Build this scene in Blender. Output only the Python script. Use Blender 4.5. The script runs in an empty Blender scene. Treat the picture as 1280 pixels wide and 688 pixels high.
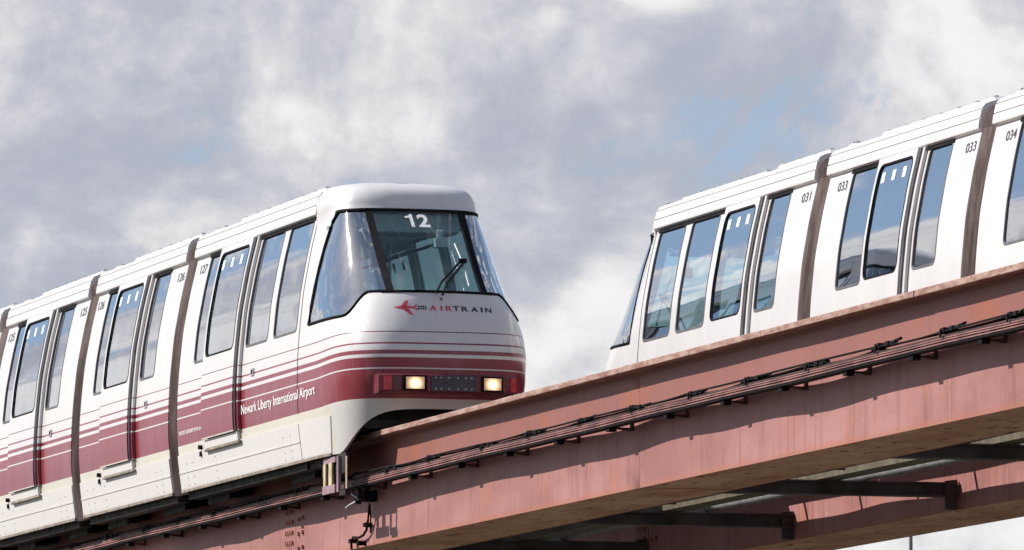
import bpy, bmesh, math, random
from mathutils import Vector
R = math.radians
PI = math.pi
rng = random.Random(11)
sc = bpy.context.scene
COL = sc.collection

# ------------------------------------------------------------------ camera
# X runs across the track (camera on the -X side), Y along the track away from the camera, Z up
cam = bpy.data.cameras.new('camera')
cam_o = bpy.data.objects.new('camera', cam)
COL.objects.link(cam_o)
cam.sensor_width = 36.0
cam.lens = 300.0
cam.clip_start = 1.0
cam.clip_end = 20000.0
cam_o.location = (-22.55, -82.0, 1.7)
cam_o.rotation_euler = (R(90 + 5.146), 0, R(-16.137))
sc.camera = cam_o

# ------------------------------------------------------------------ sun direction, sky, exposure
SUN = Vector((-1.0, 0.50, 0.90)).normalized()
SUN_EL = math.asin(SUN.z)
SUN_AZ = math.atan2(SUN.x, SUN.y)
sun = bpy.data.lights.new('sun', 'SUN')
sun.energy = 5.0
sun.angle = R(0.53)
sun.color = (1.0, 0.955, 0.90)
sun_o = bpy.data.objects.new('sun', sun)
COL.objects.link(sun_o)
sun_o.rotation_euler = (-SUN).to_track_quat('-Z', 'Y').to_euler()
sun_o.location = (-60, 40, 60)

world = bpy.data.worlds.new('World')
sc.world = world
world.use_nodes = True


class NT:
    """small node-tree helper"""
    def __init__(self, tree):
        self.t = tree
        tree.nodes.clear()

    def n(self, kind, **kw):
        nd = self.t.nodes.new(kind)
        for k, v in kw.items():
            if k.startswith('i_'):
                key = k[2:]
                key = int(key) if key.isdigit() else key.replace('_', ' ')
                nd.inputs[key].default_value = v
            else:
                setattr(nd, k, v)
        return nd

    def l(self, a, b):
        self.t.links.new(a, b)

    def math(self, op, a, b=None, c=None, clamp=False):
        nd = self.n('ShaderNodeMath', operation=op)
        nd.use_clamp = clamp
        for i, v in enumerate((a, b, c)):
            if v is None:
                continue
            if isinstance(v, (int, float)):
                nd.inputs[i].default_value = v
            else:
                self.l(v, nd.inputs[i])
        return nd.outputs[0]

    def ramp(self, fac, stops, interp='LINEAR'):
        nd = self.n('ShaderNodeValToRGB')
        cr = nd.color_ramp
        cr.interpolation = interp
        while len(cr.elements) < len(stops):
            cr.elements.new(0.5)
        for e, (p, c) in zip(cr.elements, stops):
            e.position = p
            e.color = (c[0], c[1], c[2], 1) if not isinstance(c, (int, float)) else (c, c, c, 1)
        self.l(fac, nd.inputs[0])
        return nd.outputs[0]

    def mix(self, fac, a, b, blend='MIX'):
        nd = self.n('ShaderNodeMix', data_type='RGBA', blend_type=blend)
        for i, v in ((0, fac), (6, a), (7, b)):
            if isinstance(v, (int, float)):
                nd.inputs[i].default_value = v
            elif isinstance(v, (tuple, list)):
                nd.inputs[i].default_value = (v[0], v[1], v[2], 1)
            else:
                self.l(v, nd.inputs[i])
        return nd.outputs[2]

    def rng(self, v, a, b, c=0.0, d=1.0, smooth=True):
        nd = self.n('ShaderNodeMapRange')
        nd.interpolation_type = 'SMOOTHSTEP' if smooth else 'LINEAR'
        self.l(v, nd.inputs[0])
        for i, x in ((1, a), (2, b), (3, c), (4, d)):
            nd.inputs[i].default_value = x
        return nd.outputs[0]

    def noise(self, vec, scale, detail=4, rough=0.5, dist=0.0):
        nd = self.n('ShaderNodeTexNoise')
        nd.inputs['Scale'].default_value = scale
        nd.inputs['Detail'].default_value = detail
        nd.inputs['Roughness'].default_value = rough
        nd.inputs['Distortion'].default_value = dist
        if vec is not None:
            self.l(vec, nd.inputs['Vector'])
        return nd.outputs['Fac']

    def mapping(self, vec, loc=(0, 0, 0), scale=(1, 1, 1), rot=(0, 0, 0)):
        nd = self.n('ShaderNodeMapping')
        self.l(vec, nd.inputs[0])
        nd.inputs['Location'].default_value = loc
        nd.inputs['Rotation'].default_value = rot
        nd.inputs['Scale'].default_value = scale
        return nd.outputs[0]


SKY_OFF_A = (14.8058, 8.8983, 6.1044)
LIGHT_LO, LIGHT_HI = 0.11, 0.86
SKY_OFF_B = (19.1058, 1.6983, 15.2048)


def build_sky():
    t = NT(world.node_tree)
    out = t.n('ShaderNodeOutputWorld')
    bg = t.n('ShaderNodeBackground')
    bg.inputs['Strength'].default_value = 0.074
    sky = t.n('ShaderNodeTexSky')
    sky.sky_type = 'NISHITA'
    sky.sun_disc = False
    sky.sun_elevation = SUN_EL
    sky.sun_rotation = SUN_AZ
    sky.air_density = 1.0
    sky.dust_density = 0.8
    tc = t.n('ShaderNodeTexCoord').outputs['Generated']
    sep = t.n('ShaderNodeSeparateXYZ')
    t.l(tc, sep.inputs[0])
    z = sep.outputs['Z']
    # cloud masses: small near the horizon (far away), larger overhead (near)
    near = t.rng(z, 0.12, 0.26)
    toward = tuple(0.035 * c for c in (SUN.x, SUN.y, SUN.z * 1.2))

    def layer(off, stretch, scale, det, rough, dist, shift=None):
        o = off if shift is None else tuple(a + b for a, b in zip(off, shift))
        v = t.mapping(tc, o, (1, 1, stretch))
        a = t.noise(v, scale, det, rough, dist)
        b = t.noise(v, scale * 0.55, det, rough, dist)
        nd = t.n('ShaderNodeMix', data_type='FLOAT')
        t.l(near, nd.inputs[0]); t.l(a, nd.inputs[2]); t.l(b, nd.inputs[3])
        return nd.outputs[0]
    mass = layer(SKY_OFF_A, 1.35, 22.0, 10, 0.63, 0.45)
    mass2 = layer(SKY_OFF_A, 1.35, 22.0, 10, 0.63, 0.45, toward)
    puff = layer(SKY_OFF_B, 1.5, 44.0, 10, 0.66, 0.3)
    wide = layer(SKY_OFF_B, 1.6, 8.0, 3, 0.45, 0.3)
    # cauliflower billows: fractal cells on a warped vector
    wv = t.n('ShaderNodeTexNoise')
    wv.inputs['Scale'].default_value = 30.0
    wv.inputs['Detail'].default_value = 3.0
    t.l(tc, wv.inputs['Vector'])
    vm = t.n('ShaderNodeVectorMath', operation='SCALE')
    t.l(wv.outputs['Color'], vm.inputs[0])
    vm.inputs['Scale'].default_value = 0.05
    va = t.n('ShaderNodeVectorMath', operation='ADD')
    t.l(tc, va.inputs[0]); t.l(vm.outputs[0], va.inputs[1])
    bv = t.mapping(va.outputs[0], SKY_OFF_B, (1, 1, 1.45))

    def cells(scale):
        q = t.n('ShaderNodeTexVoronoi', feature='F1')
        q.inputs['Scale'].default_value = scale
        q.inputs['Detail'].default_value = 2.0
        q.inputs['Roughness'].default_value = 0.55
        t.l(bv, q.inputs['Vector'])
        return q.outputs['Distance']
    nd = t.n('ShaderNodeMix', data_type='FLOAT')
    t.l(near, nd.inputs[0]); t.l(cells(30.0), nd.inputs[2]); t.l(cells(12.0), nd.inputs[3])
    billow = t.math('SUBTRACT', 1.0, nd.outputs[0])
    dens = t.math('ADD', t.math('MULTIPLY', mass, 0.70), t.math('ADD', t.math('MULTIPLY', puff, 0.18), t.math('MULTIPLY', wide, 0.12)))
    # open blue sky between the clouds, more of it higher up
    thr = t.math('MULTIPLY', near, 0.16)
    dens = t.math('SUBTRACT', dens, thr)
    cover = t.rng(dens, 0.355, 0.45)
    edge = t.math('MULTIPLY', t.math('SUBTRACT', mass, mass2), 1.8)
    light = t.math('ADD', t.math('ADD', t.math('MULTIPLY', puff, 0.60), t.math('MULTIPLY', wide, 0.35)), t.math('ADD', edge, t.math('MULTIPLY', billow, 0.45)))
    light = t.rng(light, LIGHT_LO, LIGHT_HI, 0, 1, True)
    ccol = t.ramp(light, [(0.0, (4.5, 4.75, 5.6)), (0.34, (5.7, 5.8, 6.45)), (0.66, (7.2, 7.15, 7.4)), (1.0, (9.1, 9.0, 9.0))])
    blue = t.mix(t.rng(z, 0.05, 0.55, 0.6, 0.15), sky.outputs[0], (3.5, 5.3, 8.2))
    col = t.mix(cover, blue, ccol)
    t.l(col, bg.inputs[0])
    t.l(bg.outputs[0], out.inputs[0])


build_sky()
sc.view_settings.view_transform = 'Standard'
sc.view_settings.look = 'None'
sc.view_settings.exposure = 0.44
sc.view_settings.gamma = 1.0
sc.view_settings.use_curve_mapping = False
sc.render.engine = 'CYCLES'
sc.cycles.use_denoising = True
sc.cycles.max_bounces = 10
sc.cycles.transparent_max_bounces = 16
sc.render.film_transparent = False

# ------------------------------------------------------------------ constants of the place
ZB = 7.69          # top of the guideway beam above the ground
SPACING = 3.76     # between the two tracks
WEB = 0.45         # half width of the box girder
FLG = 0.605         # half width of its top flange
ZU = 6.61          # bottom of the web

# ------------------------------------------------------------------ materials
MATS = {}


def mat(name):
    m = bpy.data.materials.new(name)
    m.use_nodes = True
    t = NT(m.node_tree)
    out = t.n('ShaderNodeOutputMaterial')
    MATS[name] = m
    return m, t, out


def bsdf(t, out, rough=0.5, metal=0.0, spec=0.5, coat=0.0):
    p = t.n('ShaderNodeBsdfPrincipled')
    p.inputs['Roughness'].default_value = rough
    p.inputs['Metallic'].default_value = metal
    p.inputs['Specular IOR Level'].default_value = spec
    p.inputs['Coat Weight'].default_value = coat
    p.inputs['Coat Roughness'].default_value = 0.08
    t.l(p.outputs[0], out.inputs[0])
    return p


def objco(t):
    return t.n('ShaderNodeTexCoord').outputs['Object']


def bump(t, p, h, strength=0.3, dist=0.01):
    b = t.n('ShaderNodeBump')
    b.inputs['Strength'].default_value = strength
    b.inputs['Distance'].default_value = dist
    t.l(h, b.inputs['Height'])
    t.l(b.outputs[0], p.inputs['Normal'])


def plain(name, col, rough=0.5, metal=0.0, var=0.25, scale=6.0, spec=0.5):
    m, t, out = mat(name)
    p = bsdf(t, out, rough, metal, spec)
    v = objco(t)
    n = t.noise(v, scale, 5, 0.6)
    dark = tuple(c * (1 - var) for c in col)
    lite = tuple(min(1, c * (1 + var)) for c in col)
    c = t.mix(t.rng(n, 0.3, 0.7), dark, lite)
    t.l(c, p.inputs['Base Color'])
    r = t.rng(t.noise(v, scale * 2.3, 4), 0.3, 0.7, max(0.02, rough - 0.08), min(1, rough + 0.1))
    t.l(r, p.inputs['Roughness'])
    return m


WHITE = (0.585, 0.565, 0.555)
RED = (0.13, 0.014, 0.028)
RED2 = (0.20, 0.014, 0.029)
CREAM = (0.57, 0.54, 0.45)


def livery(name='livery paint', hairline=True):
    m, t, out = mat(name)
    p = bsdf(t, out, 0.32, 0, 0.5, 0.40)
    v = objco(t)
    sep = t.n('ShaderNodeSeparateXYZ')
    t.l(v, sep.inputs[0])
    zz = t.math('ADD', sep.outputs['Z'], ZB)
    # the bands climb a little round the nose
    lift = t.rng(sep.outputs['Y'], -0.55, -1.5, 0.0, 0.036)
    zz = t.math('SUBTRACT', zz, lift)
    u = t.math('DIVIDE', t.math('SUBTRACT', zz, 7.85), 0.85)

    def P(z):
        return (z - 7.85) / 0.85
    stops = [(0.0, CREAM), (P(7.953), RED2), (P(8.240), WHITE), (P(8.254), RED2), (P(8.353), WHITE),
             (P(8.386), RED2), (P(8.425), WHITE), (P(8.485), RED2), (P(8.501), WHITE), (P(8.607), RED if hairline else WHITE), (P(8.615), WHITE)]
    c = t.ramp(u, stops, 'CONSTANT')
    # the cream band stops before the moulded nose, which is white below the red
    nosew = t.math('MULTIPLY', t.math('LESS_THAN', sep.outputs['Y'], -0.98), t.math('LESS_THAN', u, (7.953 - 7.85) / 0.85))
    c = t.mix(nosew, c, (0.57, 0.55, 0.52))
    # chalky fading, rain streaks and road grime
    st = t.noise(t.mapping(v, (0, 0, 0), (14, 14, 0.9)), 1.6, 5, 0.65)
    st2 = t.noise(t.mapping(v, (4, 2, 7), (2, 2, 0.5)), 1.4, 4, 0.55)
    c = t.mix(t.math('MULTIPLY', t.rng(st, 0.52, 0.74), 0.15), c, (0.40, 0.31, 0.27))
    c = t.mix(t.math('MULTIPLY', t.rng(st2, 0.45, 0.75), 0.06), c, (0.70, 0.55, 0.54))
    low = t.rng(zz, 8.35, 7.7, 0.0, 1.0)
    spk = t.noise(v, 34, 3, 0.6)
    c = t.mix(t.math('MULTIPLY', t.math('MULTIPLY', t.rng(spk, 0.55, 0.8), low), 0.22), c, (0.30, 0.22, 0.17))
    t.l(c, p.inputs['Base Color'])
    t.l(t.rng(st2, 0.3, 0.7, 0.26, 0.42), p.inputs['Roughness'])
    bump(t, p, t.noise(t.mapping(v, (0, 0, 0), (1.2, 1.2, 2.0)), 2.0, 2), 0.05, 0.02)
    return m


def skirt_paint():
    m, t, out = mat('skirt paint')
    p = bsdf(t, out, 0.42)
    v = objco(t)
    sep = t.n('ShaderNodeSeparateXYZ')
    t.l(v, sep.inputs[0])
    zz = t.math('ADD', sep.outputs['Z'], ZB)
    st = t.noise(t.mapping(v, (0, 0, 0), (9, 9, 0.5)), 2.2, 5, 0.7)
    c = t.mix(t.math('MULTIPLY', t.rng(st, 0.5, 0.8), 0.35), (0.575, 0.55, 0.53), (0.36, 0.275, 0.215))
    sp = t.noise(v, 42, 2, 0.5)
    c = t.mix(t.math('MULTIPLY', t.rng(sp, 0.68, 0.74), 0.55), c, (0.28, 0.18, 0.13))
    edge = t.rng(t.math('ADD', zz, t.math('MULTIPLY', st, 0.05)), 7.55, 7.49)
    c = t.mix(t.math('MULTIPLY', edge, 0.7), c, (0.16, 0.11, 0.09))
    t.l(c, p.inputs['Base Color'])
    return m


def white_roof():
    m, t, out = mat('roof white')
    p = bsdf(t, out, 0.38)
    v = objco(t)
    st = t.noise(t.mapping(v, (0, 0, 0), (6, 6, 2)), 1.5, 5, 0.65)
    c = t.mix(t.math('MULTIPLY', t.rng(st, 0.45, 0.8), 0.28), (0.60, 0.585, 0.578), (0.41, 0.36, 0.325))
    t.l(c, p.inputs['Base Color'])
    return m


def glass(name, tint, r0=0.08, rmax=0.95, wave=0.0, wscale=(1, 1, 1), power=4.0, rough=0.0):
    m, t, out = mat(name)
    tr = t.n('ShaderNodeBsdfTransparent')
    tr.inputs[0].default_value = (*tint, 1)
    gl = t.n('ShaderNodeBsdfGlossy')
    gl.inputs['Color'].default_value = (0.96, 0.97, 1.0, 1)
    gl.inputs['Roughness'].default_value = rough
    lw = t.n('ShaderNodeLayerWeight')
    lw.inputs['Blend'].default_value = 0.5
    f = t.math('POWER', lw.outputs['Facing'], power)
    f = t.math('ADD', t.math('MULTIPLY', f, rmax - r0), r0, clamp=True)
    if wave > 0:
        v = objco(t)
        n = t.noise(t.mapping(v, (0, 0, 0), wscale), 1.0, 1.0, 0.4)
        b = t.n('ShaderNodeBump')
        b.inputs['Strength'].default_value = 1.0
        b.inputs['Distance'].default_value = wave
        t.l(n, b.inputs['Height'])
        t.l(b.outputs[0], gl.inputs['Normal'])
    mx = t.n('ShaderNodeMixShader')
    t.l(f, mx.inputs[0])
    t.l(tr.outputs[0], mx.inputs[1])
    t.l(gl.outputs[0], mx.inputs[2])
    t.l(mx.outputs[0], out.inputs[0])
    return m


def girder_paint():
    m, t, out = mat('girder paint')
    p = bsdf(t, out, 0.55, 0, 0.35)
    v = objco(t)
    n = t.noise(t.mapping(v, (0, 0, 0), (1, 0.35, 1)), 1.1, 6, 0.6)
    c = t.mix(t.rng(n, 0.35, 0.68), (0.272, 0.114, 0.101), (0.365, 0.176, 0.162))
    st = t.noise(t.mapping(v, (0, 0, 0), (6, 6, 0.4)), 2.0, 7, 0.75)
    pt = t.rng(t.noise(t.mapping(v, (5, 2, 1), (1, 0.9, 0.6)), 1.7, 3, 0.5), 0.38, 0.68)
    c = t.mix(t.math('MULTIPLY', t.math('MULTIPLY', t.rng(st, 0.44, 0.70), pt), 0.9), c, (0.19, 0.068, 0.06))
    st3 = t.noise(t.mapping(v, (3, 1, 0), (22, 22, 0.7)), 2.0, 4, 0.6)
    pt2 = t.rng(t.noise(t.mapping(v, (1, 7, 3), (1, 1.6, 0.3)), 2.1, 3, 0.5), 0.45, 0.70)
    c = t.mix(t.math('MULTIPLY', t.math('MULTIPLY', t.rng(st3, 0.47, 0.66), pt2), 0.7), c, (0.13, 0.045, 0.04))
    ru = t.noise(t.mapping(v, (8, 3, 2), (1.5, 0.8, 0.8)), 1.3, 6, 0.7)
    c = t.mix(t.math('MULTIPLY', t.rng(ru, 0.54, 0.74), 0.7), c, (0.36, 0.125, 0.06))
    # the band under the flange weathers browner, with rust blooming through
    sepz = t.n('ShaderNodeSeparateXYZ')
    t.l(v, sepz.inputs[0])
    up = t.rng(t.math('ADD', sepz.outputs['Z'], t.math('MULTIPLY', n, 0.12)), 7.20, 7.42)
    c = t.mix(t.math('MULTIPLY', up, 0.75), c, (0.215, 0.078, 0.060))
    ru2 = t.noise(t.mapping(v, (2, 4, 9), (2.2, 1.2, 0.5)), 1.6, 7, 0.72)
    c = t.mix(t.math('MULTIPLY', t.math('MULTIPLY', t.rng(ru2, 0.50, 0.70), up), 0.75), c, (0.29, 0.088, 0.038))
    fl = t.noise(v, 22, 4, 0.65)
    c = t.mix(t.math('MULTIPLY', t.rng(fl, 0.66, 0.70), 0.75), c, (0.11, 0.042, 0.03))
    low = t.rng(t.math('SUBTRACT', sepz.outputs['Z'], t.math('MULTIPLY', st, 0.16)), 6.60, 6.53)
    c = t.mix(t.math('MULTIPLY', low, 0.6), c, (0.33, 0.12, 0.07))
    t.l(c, p.inputs['Base Color'])
    bump(t, p, t.noise(t.mapping(v, (0, 0, 0), (3, 1, 3)), 3.0, 5, 0.6), 0.25, 0.012)
    return m


def flange_paint():
    m, t, out = mat('worn flange paint')
    p = bsdf(t, out, 0.6, 0, 0.3)
    v = objco(t)
    n = t.noise(t.mapping(v, (0, 0, 0), (4, 1.4, 6)), 2.0, 7, 0.7)
    c = t.mix(t.rng(n, 0.36, 0.62), (0.235, 0.115, 0.09), (0.375, 0.26, 0.215))
    ru = t.noise(t.mapping(v, (1, 5, 0), (9, 2.2, 16)), 1.7, 6, 0.75)
    c = t.mix(t.rng(ru, 0.54, 0.66), c, (0.16, 0.07, 0.045))
    t.l(c, p.inputs['Base Color'])
    bump(t, p, n, 0.3, 0.01)
    return m


def soffit_paint():
    m, t, out = mat('rusty soffit paint')
    p = bsdf(t, out, 0.62, 0, 0.3)
    v = objco(t)
    n = t.noise(t.mapping(v, (0, 0, 0), (1.6, 0.5, 1)), 1.3, 7, 0.65)
    c = t.mix(t.rng(n, 0.34, 0.66), (0.52, 0.245, 0.14), (0.74, 0.45, 0.29))
    st = t.noise(t.mapping(v, (2, 1, 0), (7, 0.7, 1)), 1.8, 6, 0.7)
    c = t.mix(t.math('MULTIPLY', t.rng(st, 0.52, 0.75), 0.5), c, (0.30, 0.12, 0.08))
    fl = t.noise(t.mapping(v, (2, 9, 4), (5, 1.6, 1)), 1.5, 7, 0.78)
    c = t.mix(t.rng(fl, 0.575, 0.615), c, (0.06, 0.024, 0.017))
    t.l(c, p.inputs['Base Color'])
    bump(t, p, t.noise(v, 5.0, 5, 0.6), 0.3, 0.01)
    return m


livery(); livery('livery paint without hairline', False); skirt_paint(); white_roof(); girder_paint(); flange_paint(); soffit_paint()
glass('side glass', (0.55, 0.80, 0.83), 0.20, 1.0, 0.0024, (1.3, 1.3, 2.2), 1.5)
glass('windscreen glass', (0.72, 0.92, 0.93), 0.06, 0.95)
glass('corner glass', (0.55, 0.78, 0.82), 0.22, 1.0, 0.0045, (6.0, 6.0, 0.22), 1.4, 0.035)
plain('black rubber', (0.009, 0.008, 0.009), 0.7, 0, 0.4, 6.0, 0.08)
plain('grey gasket', (0.10, 0.095, 0.10), 0.5, 0, 0.3)
plain('dark steel', (0.022, 0.020, 0.019), 0.7, 0.0, 0.6, 3.0, 0.25)
plain('black cable', (0.009, 0.008, 0.008), 0.7, 0, 0.3, 6.0, 0.08)
plain('aluminium', (0.46, 0.45, 0.46), 0.42, 0.6, 0.18, 5)
plain('tread plate', (0.50, 0.47, 0.42), 0.6, 0.2, 0.35, 30)
plain('weathered sill', (0.23, 0.19, 0.155), 0.7, 0.1, 0.4, 9)
plain('print black', (0.02, 0.02, 0.025), 0.5, 0, 0.1)
plain('print white', (0.80, 0.79, 0.78), 0.5, 0, 0.06)
plain('print red', (0.52, 0.045, 0.085), 0.45, 0, 0.1)
plain('sticker', (0.55, 0.62, 0.68), 0.6, 0, 0.15, 30)
plain('interior grey', (0.34, 0.35, 0.36), 0.6, 0, 0.15)
plain('interior ceiling', (0.50, 0.50, 0.50), 0.6, 0, 0.1)
plain('interior floor', (0.06, 0.06, 0.065), 0.7, 0, 0.2)
plain('seat fabric', (0.06, 0.075, 0.11), 0.8, 0, 0.25, 20)
plain('pole steel', (0.22, 0.23, 0.25), 0.3, 0.8, 0.1)
plain('bumper plate', (0.030, 0.031, 0.038), 0.4, 0.0, 0.4, 12)
plain('maroon plate', (0.13, 0.012, 0.024), 0.45, 0, 0.2)
plain('reflector dark red', (0.09, 0.006, 0.012), 0.2, 0, 0.2)
plain('reflector red', (0.48, 0.012, 0.025), 0.2, 0, 0.2)
plain('cream bar', (0.40, 0.33, 0.20), 0.55, 0, 0.3)
plain('mauve plate', (0.26, 0.17, 0.19), 0.5, 0.1, 0.25)
plain('conductor bar', (0.215, 0.098, 0.088), 0.55, 0.05, 0.4, 3)
plain('rail channel', (0.045, 0.020, 0.017), 0.6, 0.1, 0.4, 5)
plain('cross beam paint', (0.075, 0.062, 0.058), 0.65, 0, 0.4, 3)
plain('flexible conduit', (0.20, 0.20, 0.205), 0.5, 0.3, 0.25, 8)
plain('olive tray', (0.10, 0.085, 0.055), 0.6, 0.1, 0.35, 5)
plain('concrete', (0.40, 0.385, 0.36), 0.85, 0, 0.18, 2)
plain('mast paint', (0.19, 0.175, 0.185), 0.5, 0.2, 0.1)


def lamp_mat():
    m, t, out = mat('lit headlamp')
    e = t.n('ShaderNodeEmission')
    gco = t.n('ShaderNodeTexCoord').outputs['Generated']
    sp = t.n('ShaderNodeSeparateXYZ')
    t.l(gco, sp.inputs[0])
    dx = t.math('MULTIPLY', t.math('SUBTRACT', sp.outputs['X'], 0.5), 1.5)
    dz = t.math('SUBTRACT', sp.outputs['Z'], 0.46)
    d = t.math('SQRT', t.math('ADD', t.math('MULTIPLY', dx, dx), t.math('MULTIPLY', dz, dz)))
    vo = t.n('ShaderNodeTexWave')
    vo.inputs['Scale'].default_value = 5.0
    t.l(gco, vo.inputs['Vector'])
    d = t.math('ADD', d, t.math('MULTIPLY', t.math('SUBTRACT', vo.outputs['Fac'], 0.5), 0.12))
    c = t.ramp(d, [(0.0, (1.0, 0.97, 0.86)), (0.18, (1.0, 0.86, 0.60)), (0.42, (0.55, 0.36, 0.18)), (0.7, (0.16, 0.09, 0.05))])
    t.l(c, e.inputs[0])
    e.inputs[1].default_value = 1.9
    gl = t.n('ShaderNodeBsdfGlossy')
    gl.inputs['Roughness'].default_value = 0.05
    mx = t.n('ShaderNodeMixShader')
    mx.inputs[0].default_value = 0.1
    t.l(e.outputs[0], mx.inputs[1]); t.l(gl.outputs[0], mx.inputs[2])
    t.l(mx.outputs[0], out.inputs[0])


lamp_mat()


def bellows_mat():
    m, t, out = mat('bellows fabric')
    p = bsdf(t, out, 0.8, 0, 0.2)
    v = objco(t)
    n = t.noise(t.mapping(v, (0, 0, 0), (3, 3, 0.6)), 2.2, 6, 0.65)
    c = t.mix(t.rng(n, 0.35, 0.66), (0.155, 0.115, 0.10), (0.30, 0.24, 0.215))
    t.l(c, p.inputs['Base Color'])


bellows_mat()


def ground_mat():
    m, t, out = mat('ground')
    p = bsdf(t, out, 0.9, 0, 0.2)
    v = objco(t)
    n = t.noise(v, 0.03, 8, 0.6)
    c = t.mix(t.rng(n, 0.42, 0.58), (0.06, 0.055, 0.035), (0.105, 0.095, 0.078))
    n2 = t.noise(v, 1.5, 6, 0.6)
    c = t.mix(t.math('MULTIPLY', n2, 0.4), c, (0.07, 0.065, 0.06))
    t.l(c, p.inputs['Base Color'])


ground_mat()

# ------------------------------------------------------------------ mesh helpers


class MB:
    def __init__(self):
        self.v = []
        self.f = []

    def grid(self, rows):
        """rows: list of equal-length lists of points"""
        b = len(self.v)
        n = len(rows[0])
        for r in rows:
            self.v.extend(tuple(p) for p in r)
        for i in range(len(rows) - 1):
            for j in range(n - 1):
                a = b + i * n + j
                self.f.append((a, a + 1, a + n + 1, a + n))
        return self

    def ring(self, outer, inner):
        b = len(self.v)
        n = len(outer)
        self.v.extend(tuple(p) for p in outer)
        self.v.extend(tuple(p) for p in inner)
        for i in range(n):
            j = (i + 1) % n
            self.f.append((b + i, b + j, b + n + j, b + n + i))
        return self

    def box(self, x0, x1, y0, y1, z0, z1):
        b = len(self.v)
        for x in (x0, x1):
            for y in (y0, y1):
                for z in (z0, z1):
                    self.v.append((x, y, z))
        for q in ((0, 1, 3, 2), (4, 6, 7, 5), (0, 4, 5, 1), (2, 3, 7, 6), (0, 2, 6, 4), (1, 5, 7, 3)):
            self.f.append(tuple(b + i for i in q))
        return self

    def tube(self, pts, r, seg=8, caps=True):
        pts = [Vector(p) for p in pts]
        rings = []
        for i, p in enumerate(pts):
            d = (pts[min(i + 1, len(pts) - 1)] - pts[max(i - 1, 0)]).normalized()
            up = Vector((0, 0, 1)) if abs(d.z) < 0.9 else Vector((1, 0, 0))
            s = d.cross(up).normalized()
            u = s.cross(d)
            rr = r[i] if isinstance(r, (list, tuple)) else r
            rings.append([tuple(p + rr * (math.cos(a) * s + math.sin(a) * u)) for a in
                          [2 * PI * k / seg for k in range(seg)]])
        b = len(self.v)
        for q in rings:
            self.v.extend(q)
        for i in range(len(rings) - 1):
            for k in range(seg):
                a = b + i * seg + k
                c = b + i * seg + (k + 1) % seg
                self.f.append((a, c, c + seg, a + seg))
        if caps:
            self.f.append(tuple(b + k for k in range(seg - 1, -1, -1)))
            e = b + (len(rings) - 1) * seg
            self.f.append(tuple(e + k for k in range(seg)))
        return self

    def prism(self, prof, y0, y1):
        """closed (x,z) outline extruded along y"""
        b = len(self.v)
        n = len(prof)
        for y in (y0, y1):
            self.v.extend((x, y, z) for x, z in prof)
        for i in range(n):
            j = (i + 1) % n
            self.f.append((b + i, b + j, b + n + j, b + n + i))
        self.f.append(tuple(b + i for i in range(n - 1, -1, -1)))
        self.f.append(tuple(b + n + i for i in range(n)))
        return self

    def mesh(self, name, zoff=0.0, merge=False, outward=None, closed=False):
        me = bpy.data.meshes.new(name)
        vs = [(x, y, z - zoff) for x, y, z in self.v]
        me.from_pydata(vs, [], self.f)
        if merge or closed:
            bm = bmesh.new()
            bm.from_mesh(me)
            if merge:
                bmesh.ops.remove_doubles(bm, verts=bm.verts, dist=0.0004)
            if closed:
                bmesh.ops.recalc_face_normals(bm, faces=bm.faces)
            bm.to_mesh(me)
            bm.free()
        if outward is not None:
            bm = bmesh.new()
            bm.from_mesh(me)
            bm.normal_update()
            for f in bm.faces:
                if outward(f.calc_center_median()).dot(f.normal) < 0:
                    f.normal_flip()
            bm.to_mesh(me)
            bm.free()
        me.update()
        return me


def add(name, me, m, parent=None, smooth=None, solid=0.0, bevel=0.0):
    o = bpy.data.objects.new(name, me)
    COL.objects.link(o)
    if not me.materials:
        me.materials.append(MATS[m])
    if smooth is not None:
        me.polygons.foreach_set('use_smooth', [True] * len(me.polygons))
        me.set_sharp_from_angle(angle=R(smooth))
    if solid:
        md = o.modifiers.new('thickness', 'SOLIDIFY')
        md.thickness = solid
        md.offset = -1
        if smooth is not None:
            es = o.modifiers.new('edges', 'EDGE_SPLIT')
            es.split_angle = R(smooth)
    if bevel:
        md = o.modifiers.new('edge', 'BEVEL')
        md.width = bevel
        md.segments = 2
        md.limit_method = 'ANGLE'
    if parent is not None:
        o.parent = parent
    return o


def empty(name, loc, rz=0):
    o = bpy.data.objects.new(name, None)
    COL.objects.link(o)
    o.location = loc
    o.rotation_euler = (0, 0, rz)
    o.empty_display_size = 0.3
    return o


def tag(o, label, cat=None, group=None, kind=None):
    o['label'] = label
    if cat:
        o['category'] = cat
    if group:
        o['group'] = group
    if kind:
        o['kind'] = kind
    return o


def interp(tab, z):
    if z <= tab[0][0]:
        return tab[0][1]
    for (a, va), (b, vb) in zip(tab, tab[1:]):
        if z <= b:
            k = (z - a) / (b - a)
            return va + (vb - va) * k
    return tab[-1][1]


def smooth_tab(tab, steps=160, width=0.09):
    """resample a piecewise-linear table with a short moving average so it has no kinks"""
    z0, z1 = tab[0][0], tab[-1][0]
    out = []
    for i in range(steps + 1):
        z = z0 + (z1 - z0) * i / steps
        w = min(width, z - z0, z1 - z)
        if w <= 1e-6:
            out.append((z, interp(tab, z)))
        else:
            out.append((z, sum(interp(tab, z + w * k / 4) for k in range(-4, 5)) / 9))
    return out


# ------------------------------------------------------------------ ground
g = MB().grid([[(-6000, -6000, 0), (6000, -6000, 0)], [(-6000, 6000, 0), (6000, 6000, 0)]])
tag(add('ground', g.mesh('ground', outward=lambda c: Vector((0, 0, 1))), 'ground'), 'open ground of concrete and dry grass under the guideway', kind='structure')

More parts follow.
